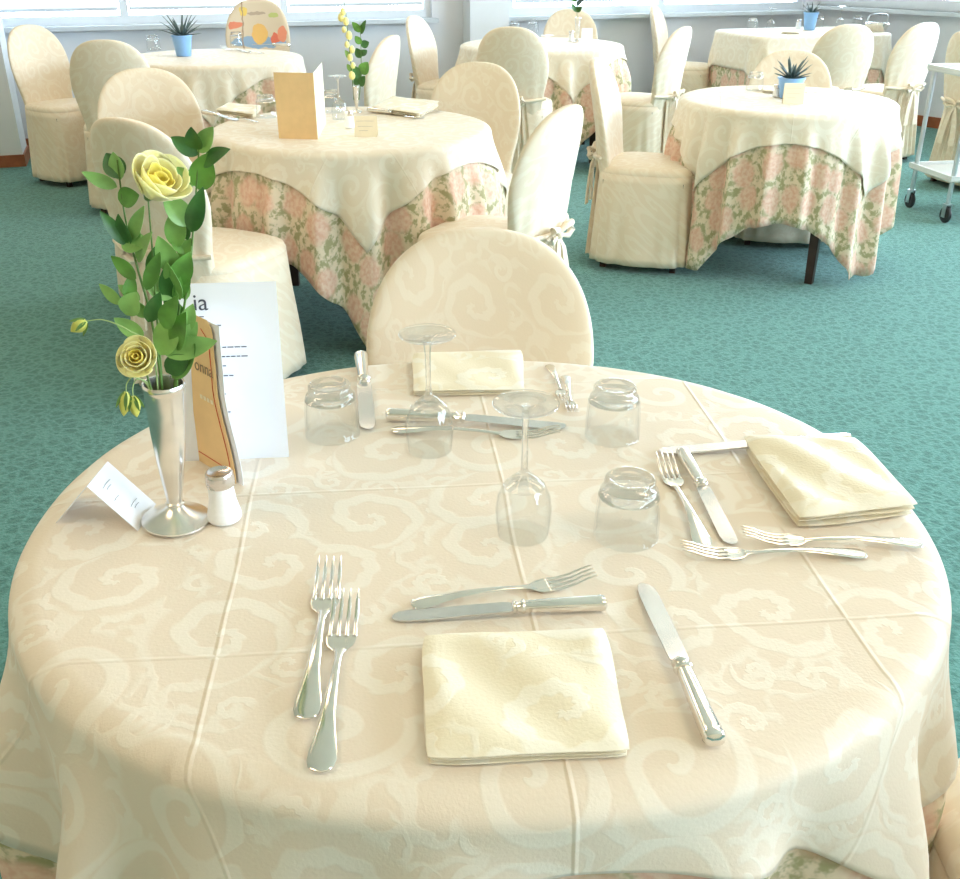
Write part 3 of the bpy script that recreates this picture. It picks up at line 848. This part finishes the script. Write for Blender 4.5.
def sprig(name, stem_px, leaves, label, cat, dY=0.0, mats=('leaf', 'leaf2', 'leaf3'), rad=.0017, stem_mat='stem', group=None, Y=VY, top_dY=0.0, seed=0):
    rr = random.Random(seed)
    n = len(stem_px); pts = [aty(x, y, Y + dY*min(1, i/1.5) + top_dY*i/(n-1)) for i, (x, y) in enumerate(stem_px)]
    base = pts[0].copy()
    t = thing(name, base, 0, label, cat, group)
    path = smooth_path([p-base for p in pts], 8)
    MB().tube(path, [rad*(1-.5*i/len(path)) for i in range(len(path))], 8).build('stem', M[stem_mat], t)
    k = pxm(Y)
    for b, tp, wd in leaves:
        yy = Y + dY + top_dY*max(0, min(1, (stem_px[0][1]-b[1])/(stem_px[0][1]-stem_px[-1][1]+.01)))
        j = rr.uniform(-.018, .012)
        B = aty(b[0], b[1], yy)-base; Tp = aty(tp[0], tp[1], yy+j)-base
        leaf_mesh(B, Tp, 1.15*wd/k, rr.uniform(-.5, .5), rr.uniform(-.05, .1)).build('leaf', M[rr.choice(mats)], t)
    return t
# two leafy sprigs and the low leaves
sprig('leafy_sprig', [(172, 415), (180, 335), (189, 275), (194, 220), (199, 150)],
      [((198, 152), (213, 127), 7), ((198, 155), (171, 137), 6.5), ((198, 150), (191, 127), 7), ((199, 190), (208, 153), 10.5), ((203, 166), (230, 149), 7), ((194, 186), (177, 167), 6),
       ((191, 232), (203, 187), 7.5), ((190, 226), (163, 193), 9), ((176, 248), (178, 206), 9), ((175, 285), (190, 252), 9), ((176, 276), (158, 236), 9), ((174, 297), (144, 277), 9.5),
       ((150, 277), (161, 242), 6.5), ((175, 300), (190, 270), 6), ((186, 255), (170, 232), 6), ((181, 262), (191, 238), 6), ((186, 300), (178, 270), 6), ((180, 300), (166, 262), 7.5), ((178, 315), (168, 290), 8), ((188, 240), (182, 215), 6), ((184, 320), (172, 300), 7), ((170, 300), (163, 270), 6)],
      'tall leafy green sprig on the right of the yellow bouquet', 'sprig', .012, seed=3)
sprig('leafy_sprig', [(166, 415), (152, 322), (138, 270), (126, 222), (117, 160)],
      [((121, 178), (106, 153), 8.5), ((117, 187), (82, 172), 5.5), ((118, 199), (139, 195), 8), ((120, 180), (113, 152), 6), ((131, 240), (144, 206), 5.5), ((126, 245), (100, 211), 5.5), ((130, 244), (118, 214), 6),
       ((121, 243), (149, 243), 9.5), ((136, 279), (111, 256), 6.5), ((128, 302), (132, 273), 5.5), ((126, 315), (136, 292), 9), ((122, 304), (99, 284), 5.5), ((144, 338), (114, 318), 7), ((140, 300), (118, 285), 5),
       ((146, 290), (160, 252), 6), ((138, 262), (152, 232), 6), ((146, 318), (133, 300), 6), ((148, 322), (160, 292), 6.5), ((132, 250), (139, 228), 5)],
      'leafy green sprig on the left of the yellow bouquet', 'sprig', -.006, seed=6)
sprig('leafy_sprig', [(176, 415), (177, 370), (177, 335), (180, 305)],
      [((160, 355), (174, 314), 11.5), ((164, 328), (178, 296), 8), ((182, 332), (193, 304), 7), ((163, 353), (217, 341), 9.5), ((172, 378), (195, 344), 10), ((180, 345), (197, 322), 7), ((166, 372), (188, 356), 9), ((176, 350), (186, 312), 9)],
      'low cluster of broad green leaves at the vase mouth', 'sprig', -.014, seed=9)

def rosette(axis, R, seed, rings):
    """overlapping cupped petals round axis; ring = (petals, radius, height, flare); returns outer and inner petals"""
    rr = random.Random(seed); axis = Vector(axis).normalized()
    a = axis.cross(Vector((0, .3, 1))).normalized(); b = axis.cross(a)
    outs = [MB(), MB()]
    for ri, (n, rad, ht, fl) in enumerate(rings):
        for k in range(n):
            th = 2*PI*(k+rr.uniform(-.12, .12))/n + ri*.7; span = 2*PI/n*.80; hk = R*ht*rr.uniform(.92, 1.06)
            lo = rr.uniform(-.04, .04); vs = []; NQ = 11
            for j in range(NQ):
                v = j/(NQ-1)
                for i in range(NQ):
                    u = -1+2*i/(NQ-1)
                    ph = th + u*span*(.35+.65*math.sin(PI*.5*min(1, v*1.5)))
                    top = 1-.30*abs(u)**2.6
                    vv = v*top
                    r = R*rad*(math.sin(PI*.5*min(1, vv*1.25))**.8)*(1 + fl*sm(vv, .45, 1.0) + .03*u*(1 if k % 2 else -1)) * (1+lo+.05*u)
                    z = hk*(vv - .18*fl*sm(vv, .7, 1)) + .02*R*math.sin(4*u+k*2+ri)*v
                    vs.append(axis*z + (a*math.cos(ph)+b*math.sin(ph))*r)
            nq = [(j*NQ+i, j*NQ+i+1, (j+1)*NQ+i+1, (j+1)*NQ+i) for j in range(NQ-1) for i in range(NQ-1)]
            outs[1 if ri < 2 else 0].add(vs, nq)
    return outs
def bloom(name, stem_px, ctr, axis, R, label, seed, dY=0.0, cal=True, rings=(), Y=VY, group=None):
    t = sprig(name, stem_px, [], label, 'flower', dY, rad=.0016, Y=Y, group=group)
    base = t.location; tip = aty(*stem_px[-1], Y+dY) - base
    ax = Vector(axis).normalized()
    o, i = rosette(ax, R, seed, rings=rings)
    for mb, nm, mt in ((o, 'outer_petals', 'petal'), (i, 'inner_petals', 'petal_in')):
        mb.v = [tuple(Vector(v)+tip) for v in mb.v]; ob = mb.build(nm, M[mt], t)
        md = ob.modifiers.new('petal', 'SOLIDIFY'); md.thickness = .0006
    if cal:
        mb = MB(); q = ax.to_track_quat('Z', 'Y').to_matrix()
        mb.lathe([(0, -.004), (.0035, -.003), (.006, .002), (.0075, .006), (.005, .007), (0, .006)], 12); mb.v = [tuple(q @ Vector(v) + tip) for v in mb.v]; mb.build('calyx', M['stem'], t)
    return t
bloom('cream_flower', [(164, 415), (158, 330), (153, 260), (148, 197)], None, (.62, -.35, .70), .032, 'large cream-yellow bloom at the top of the bouquet, petals swept to the right', 5, .004,
      rings=((3, .22, 1.15, .1), (4, .42, 1.25, .1), (5, .62, 1.35, .15), (5, .80, 1.35, .28)))
bloom('yellow_flower', [(158, 412), (152, 392), (146, 372), (142, 360)], None, (-.05, -.80, .55), .0225, 'round open yellow bloom just above the vase mouth', 11, -.030,
      rings=((3, .16, .95, .0), (4, .34, .95, .05), (5, .52, .95, .05), (6, .70, .90, .12), (6, .88, .80, .22)))
def bud(stem_px, d, L, R, label, dY, pale=True, matb='bud', sep=True):
    t = sprig('flower_bud', stem_px, [], label, 'flower bud', dY, rad=.0011, stem_mat='stem_pale' if pale else 'stem')
    tip = aty(*stem_px[-1], VY+dY) - t.location; ax = Vector(d).normalized(); q = ax.to_track_quat('Z', 'Y').to_matrix()
    mb = MB(); n = 20; secs = []
    for i in range(12):
        s = i/11; r = R*(math.sin(PI*min(1, .06+s*.93)))**.8*(1-.25*s)
        secs.append([tuple(q @ Vector((r*(1+.09*math.cos(5*a+3*s))*math.cos(a), r*(1+.09*math.cos(5*a+3*s))*math.sin(a), L*s)) + tip) for a in [2*PI*k/n for k in range(n)]])
    mb.loft(secs, True, True).build('petals', M[matb], t)
    for k in range(5):
        a = 2*PI*k/5; o = q @ Vector((math.cos(a), math.sin(a), 0))
        leaf_mesh(tip + o*R*.35, tip + o*R*1.35 + ax*L*.62, .0022, 0, .05).build('sepal', M['stem'], t)
    return t
bud([(160, 412), (152, 350), (128, 330), (104, 320), (86, 321)], (-.8, -.2, -.5), .021, .0085, 'small yellow-green bud reaching out left on a thin arching stem', -.025)
bud([(156, 412), (148, 386), (134, 377), (127, 383), (126, 392)], (-.22, -.1, -1), .030, .0078, 'drooping closed bud left of the vase mouth, outer and paler of the two', -.036)
bud([(158, 412), (150, 386), (138, 379), (133, 386), (133, 396)], (.05, -.1, -1), .026, .0075, 'drooping closed bud left of the vase mouth, the one against the vase', -.034)

# ------------------------------------------------------------------ menu, folder, tent card
def text(s, size, mat, parent, loc, rot, name, align='LEFT'):
    cu = bpy.data.curves.new(name, 'FONT'); cu.body = s; cu.size = size; cu.align_x = align; cu.extrude = .0001; cu.materials.append(mat)
    tmp = bpy.data.objects.new(name, cu); me = bpy.data.meshes.new_from_object(tmp); bpy.data.objects.remove(tmp)
    o = bpy.data.objects.new(name, me); COL.objects.link(o); o.parent = parent; o.location = loc; o.rotation_euler = rot
    return o
def sheet_frame(p0, p1, z=ZT+.001):
    a, b = at(*p0, z), at(*p1, z); return a, b, math.atan2(b.y-a.y, b.x-a.x), (b-a).length
# white printed page: local x along its foot, local z up, leaning back
a = at(289, 457, ZT+.001); WP, HP = .150, .250
yaw = math.radians(5)
a0 = a - Vector((math.cos(yaw), math.sin(yaw), 0))*WP
pg = thing('menu_page', a0, yaw, 'white printed menu page standing behind the silver vase', 'menu')
lean = math.radians(9)
def card(mb, w_, h_, th, lean_, x0=0, n=6):
    c, s = math.cos(lean_), math.sin(lean_)
    secs = []
    for i in range(n+1):
        q = i/n; y = s*h_*q; z = c*h_*q
        secs.append([(x0, y, z), (x0+w_, y, z), (x0+w_, y+th, z), (x0, y+th, z)])
    return mb.loft(secs, True, True)
card(MB(), WP, HP, .0006, lean).build('sheet', M['paper'], pg, smooth=False)
def on_page(x, h): return (x, math.sin(lean)*h-.0006, math.cos(lean)*h)
text('ia', .032, M['ink'], pg, on_page(.037, .214), (PI/2-lean, 0, 0), 'heading')
rp = random.Random(12)
for h, x, n_ in ((.205, .044, 1), (.1925, .056, 2), (.180, .056, 1), (.162, .058, 6), (.149, .058, 6), (.136, .060, 2), (.122, .062, 3), (.096, .064, 1), (.070, .066, 1)):
    mb = MB()
    for k in range(n_):
        wd = rp.uniform(.004, .009); c, s = math.cos(lean), math.sin(lean); y = s*h-.0005; z = c*h
        mb.box((x+wd/2, y, z), (wd, .0003, .0015)); x += wd+.0016
    mb.build('printed_line', M['ink'], pg, smooth=False)
# beige folder with a curved edge, seen at an angle
b1 = at(236, 484, ZT+.001); dirf = (at(236, 484, ZT) - at(186, 452, ZT)); yawf = math.atan2(dirf.y, dirf.x); wf = .105
fo = thing('menu_folder', b1, yawf, 'beige menu folder with red border line, half hidden behind the vase', 'menu')
def edge(q): return -.040*sm(q, 0, .62) - .006*sm(q, .6, 1)
Hf = .215; mb = MB(); secs = []
lf = math.radians(5)
for i in range(25):
    q = i/24; xr = edge(q); y = math.sin(lf)*Hf*q; z = math.cos(lf)*Hf*q
    if q > .93: xr -= .012*((q-.93)/.07)**2
    secs.append([(-wf, y, z), (xr, y, z), (xr, y+.0008, z), (-wf, y+.0008, z)])
mb.loft(secs, True, True).build('cover', M['beige'], fo, smooth=False)
mb = MB(); secs = []
for i in range(25):
    q = i/24; xr = edge(q)+.012; y = math.sin(lf)*Hf*q+.004; z = math.cos(lf)*Hf*q*.985
    secs.append([(-wf, y, z), (xr, y, z), (xr, y+.0006, z), (-wf, y+.0006, z)])
mb.loft(secs, True, True).build('inner_page', M['paper'], fo, smooth=False)
mb = MB(); pth = []
for i in range(24):
    q = .07+.86*i/23; pth.append((edge(q)-.010-.02*sm(q, .86, .95), math.sin(lf)*Hf*q-.0006, math.cos(lf)*Hf*q))
pth = [(-wf+.01, math.sin(lf)*Hf*.07-.0006, math.cos(lf)*Hf*.07)] + pth
mb.tube(pth, .0006, 6).build('border_line', M['redline'], fo)
text('onna', .024, M['ink_soft'], fo, (-.094, math.sin(lf)*.138-.0008, math.cos(lf)*.138), (PI/2-lf, 0, 0), 'lettering')
mb = MB()
for k in range(4): mb.box((-.080+.009*k, math.sin(lf)*.102-.0006, math.cos(lf)*.102), (.006, .0003, .006))
mb.build('faded_print', M['beige_pale'], fo, smooth=False)
# tent card
rA, rB = at(138, 531, ZT+.001), at(156, 504, ZT+.001); lA = at(56, 523, ZT+.001)
hT = .058
def tent(name, rA, rB, lvec, h, label, mat, lines):
    """rA-rB is the foot of the right leaf; lvec leads to the foot of the left leaf"""
    t = thing(name, rA, 0, label, 'card')
    e = rB-rA; ap = lvec*.52 + Vector((0, 0, h))
    def leaf_(p0, p1, nm):
        nrm = (p1-p0).cross(e).normalized()*.0005
        MB().loft([[tuple(p0), tuple(p0+e), tuple(p0+e+nrm), tuple(p0+nrm)], [tuple(p1), tuple(p1+e), tuple(p1+e+nrm), tuple(p1+nrm)]], True, True).build(nm, mat, t, smooth=False)
    leaf_(Vector((0, 0, 0)), ap, 'front_leaf'); leaf_(ap, lvec.copy(), 'back_leaf')
    mb = MB(); nr = ap.cross(e).normalized(); nr = nr if nr.z > 0 else -nr
    for q, f0, f1 in lines:
        p = ap*q + nr*.0012
        mb.tube([tuple(p+e*f0), tuple(p+e*((f0+f1)/2)+ap*.008), tuple(p+e*f1)], .0003, 5)
    mb.build('writing', M['ink'], t)
    return t
lv = (lA - rA); lv.z = 0
tent('tent_card', rA, rB, lv, hT, 'white folded tent card at the left rim beside the vase', M['paper'], ((.80, .25, .6), (.74, .3, .5), (.55, .2, .4), (.30, .4, .7), (.24, .45, .65)))

# ------------------------------------------------------------------ things on the farther tables
# beige menu table
def upright_menu(p0, p1, p2, h, label):
    a, b, c = at(*p0, ZT+.001), at(*p1, ZT+.001), at(*p2, ZT+.001)
    t = thing('tall_menu', a, 0, label, 'menu')
    for q0, q1, nm, mt in ((a, b, 'front_cover', 'beige'), (b, c, 'side_cover', 'beige_pale')):
        q0 = q0-a; q1 = q1-a; n_ = Vector((-(q1-q0).y, (q1-q0).x, 0)).normalized()*.0012
        secs = [[(p.x, p.y, z) for p in (q0, q1, q1+n_, q0+n_)] for z in (0, h*.5, h)]
        MB().loft(secs, True, True).build(nm, M[mt], t, smooth=False)
    return t
upright_menu((279, 138.5), (318, 139.5), (326, 124), .232, 'tall beige folded menu standing on the left middle table')
v2 = at(357, 112, ZT+.001)
bud_vase(.105, 'small silver vase on the beige menu table with tall yellow stalk', v2)
Y2 = v2.y
def pxm2(Y): return F/(Y*CS+(HC-ZT)*SN)
sp2 = sprig('flower_stalk', [(354, 100), (352, 75), (349, 45), (346, 15), (344, 2)], [((351, 60), (345, 50), 2.4), ((352, 72), (347, 64), 2.2)], 'tall pale yellow flower stalk in the vase by the beige menu', 'flower', 0, rad=.0022, Y=Y2, mats=('leaf', 'leaf3'))
mb = MB(); rq = random.Random(3)
for (x, y) in ((343, 12), (346, 22), (344, 30), (349, 36), (347, 45), (352, 50), (350, 58), (353, 66), (352, 76), (341, 18)):
    p = aty(x, y, Y2 - .01 + rq.uniform(-.012, .012)) - sp2.location; r = rq.uniform(.010, .015)
    k0 = MB().lathe([(0, -r), (r*.7, -r*.7), (r, 0), (r*.75, r*.8), (r*.3, r*1.2), (0, r*1.1)], 10); mb.add([(v[0]*(1+.2*math.sin(6*math.atan2(v[1], v[0])))+p.x, v[1]+p.y, v[2]*1.15+p.z) for v in k0.v], k0.f)
mb.build('blossoms', M['petal'], sp2)
sprig('leafy_sprig', [(359, 100), (361, 75), (361, 50), (360, 22)], [((361, 32), (352, 22), 3), ((361, 34), (366, 20), 3), ((361, 46), (369, 42), 3.4), ((361, 44), (355, 36), 3), ((361, 56), (367, 50), 4), ((361, 58), (356, 48), 3.5), ((361, 74), (368, 62), 5), ((360, 78), (354, 66), 4), ((360, 86), (365, 76), 4), ((360, 84), (354, 78), 4)],
      'dark green sprig in the small vase by the beige menu', 'sprig', 0, rad=.0018, Y=Y2, mats=('leaf', 'leaf2'), seed=4)
stand(PT, (267, 117), 'upturned tumbler left of the tall beige menu', 1.0)
stand(PT, (332, 112), 'upturned tumbler right of the tall beige menu', 1.0)
stand(PW, (340, 119), 'upturned stemmed glass in front of the small silver vase', .95)
def shaker(px, label, sc=1.0):
    s = dup(ss, at(*px, ZT+.001), 0, label, None, sc); return s
shaker((350, 128), 'small shaker with dark cap before the small silver vase', .95)
def tent_at(px, w_, h, d, yaw, label, mat):
    c = at(*px, ZT+.001); e = Vector((math.cos(yaw), math.sin(yaw), 0))*w_; nrm = Vector((-math.sin(yaw), math.cos(yaw), 0))*d
    rA = c - e*.5
    return tent('tent_card', rA, rA+e, nrm, h, label, mat, ((.75, .1, .85), (.5, .15, .8), (.3, .2, .6)))
tent_at((366, 137), .085, .072, .05, .04, 'beige tent card at the front of the beige menu table', M['beige_pale'])
napkin([(372, 112), (420, 119), (440, 106), (392, 101)], 'folded napkin on the right of the beige menu table', 3, .008, seed=21)
lay(PK, (368, 112), (424, 118.5), .24, 'knife along the napkin right of the small silver vase', z=ZT+.001)
lay(PF, (440, 111), (408, 121), .21, 'fork beside the napkin at the right rim of the beige menu table', z=ZT+.001)
napkin([(216, 114), (254, 119), (262, 110), (228, 107)], 'folded napkin left of the tall beige menu', 3, .007, seed=22)
lay(PK, (203, 114), (238, 121), .24, 'knife before the napkin left of the tall beige menu', z=ZT+.001)
lay(PF, (258, 123), (228, 118), .21, 'fork before the napkin left of the tall beige menu', z=ZT+.001)

def potted(px, r, h, ph, label, n=22, seed=1, white=False):
    t = thing('potted_succulent', at(*px, ZT+.001), 0, label, 'plant')
    MB().lathe([(0, .001), (r*.70, .001), (r*.74, .004), (r*.98, h*.93), (r*1.06, h*.93), (r*1.06, h), (r*.96, h), (r*.90, h*.9), (0, h*.9)], 36).build('pot', M['potw' if white else 'pot'], t)
    MB().lathe([(0, h*.88), (r*.92, h*.88), (r*.90, h*.915), (r*.4, h*.94), (0, h*.95)], 24).build('soil', M['soil'], t)
    rr = random.Random(seed)
    for k in range(n):
        a_ = 2.4*k; el = .25+.95*(k/n); ln = ph*(.75+.35*k/n)
        d = Vector((math.cos(a_)*math.cos(el), math.sin(a_)*math.cos(el), math.sin(el)))
        b = Vector((math.cos(a_)*r*.15, math.sin(a_)*r*.15, h*.92))
        sd = Vector((-math.sin(a_), math.cos(a_), 0)); nn = d.cross(sd)
        secs = []
        for i in range(7):
            q = i/6; wv = r*.17*(1-q)**.7*(.7+.6*q) + .0004
            p = b + d*ln*q - nn*(.10*ln*q*q)
            secs.append([tuple(p + sd*wv*math.cos(z_) + nn*wv*.4*math.sin(z_)) for z_ in [2*PI*i_/8 for i_ in range(8)]])
        MB().loft(secs, True, True).build('leaf', M['agave'], t)
    return t
potted((789, 98), .060, .092, .105, 'spiky succulent in a blue and white pot on the small round table', 22, 2)
tent_at((793, 104), .092, .088, .02, -.02, 'beige lined tent card leaning before the succulent pot at right', M['beige_pale'])
stand(PT, (754, 90), 'upturned tumbler left of the succulent on the small round table', .95)
shaker((776, 97), 'small shaker left of the succulent pot', .8)
lay(PK, (806, 93), (829, 91), .24, 'knife lying right of the succulent pot', z=ZT+.001)
napkin([(762, 93), (778, 94), (780, 89), (766, 88)], 'folded napkin behind the tumbler on the small round table', 2, .007, seed=31)

potted((184, 56), .062, .125, .16, 'dark spiky plant in a blue pot on the left window table', 22, 5)
stand(PT, (154, 50), 'upturned tumbler left of the blue pot on the window table', 1.05)
stand(PT, (237, 46), 'upturned tumbler before the colourful printed chair', 1.05)
lay(PK, (290, 47), (252, 45), .24, 'knife lying at the right side of the window table', z=ZT+.001)
lay(PF, (250, 53), (222, 49), .21, 'fork lying right of the blue pot on the window table', z=ZT+.001)
lay(PF, (264, 54), (236, 51), .21, 'second fork right of the blue pot, nearer the table rim', z=ZT+.001)

v4 = at(577, 42, ZT+.001)
bud_vase(.165, 'thin silver bud vase on the table right of the column', v4)
sprig('leafy_sprig', [(577, 25), (577, 14), (576, 4), (575, -8)], [((577, 12), (571, 3), 2.6), ((577, 12), (582, 6), 2.6), ((576, 6), (584, -1), 2.4), ((576, 2), (571, -7), 2.4), ((576, 0), (581, -9), 2.4)],
      'short green sprig in the thin vase right of the column', 'sprig', 0, rad=.002, Y=v4.y, mats=('leaf2', 'agave'), seed=8)
shaker((571, 41), 'small dark-capped shaker left of the thin vase by the column', 1.0)
tent_at((587, 41), .080, .085, .05, 0, 'small white tent card right of the thin vase', M['paper'])
stand(PT, (515, 33), 'upturned tumbler at the left on the table right of the column', 1.0)
stand(PT, (533, 32), 'upturned tumbler nearer the thin vase on the table right of the column', 1.05)
lay(PK, (541, 37), (568, 36), .24, 'knife lying left of the thin vase by the column', z=ZT+.001)
# long corner table
potted((809, 30), .058, .135, .10, 'small green plant in a bright blue pot on the long corner table', 14, 7)
for px, lb in (((752, 30), 'upturned tumbler left end of the long corner table, beside the shaker'), ((818, 27), 'upturned tumbler just right of the bright blue pot'), ((857, 27), 'upturned tumbler right of the stemmed glass on the corner table')):
    stand(PT, px, lb, 1.0)
stand(PW, (839, 28), 'upturned stemmed glass between two tumblers on the corner table', .95)
stand(PW, (770, 29), 'upturned stemmed glass left of the bright blue pot on the corner table', .9)
shaker((798, 29), 'shaker at the left side of the bright blue pot', 1.1)
napkin([(781, 34), (800, 34.5), (802, 31.5), (785, 31)], 'folded napkin at the front of the long corner table', 2, .009, seed=41)
bk = thing('bread_basket', at(876, 31, ZT+.001), .3, 'metal bread basket with arched handle at the right of the corner table', 'basket')
MB().lathe([(0, .002), (.075, .002), (.095, .055), (.100, .055), (.097, .060), (.090, .058), (.07, .006), (0, .006)], 28).build('bowl', M['steel'], bk)
MB().tube(smooth_path([(-.096, 0, .055), (-.090, 0, .105), (-.06, 0, .125), (.06, 0, .125), (.090, 0, .105), (.096, 0, .055)], 6), .006, 8).build('handle', M['trolley'], bk)
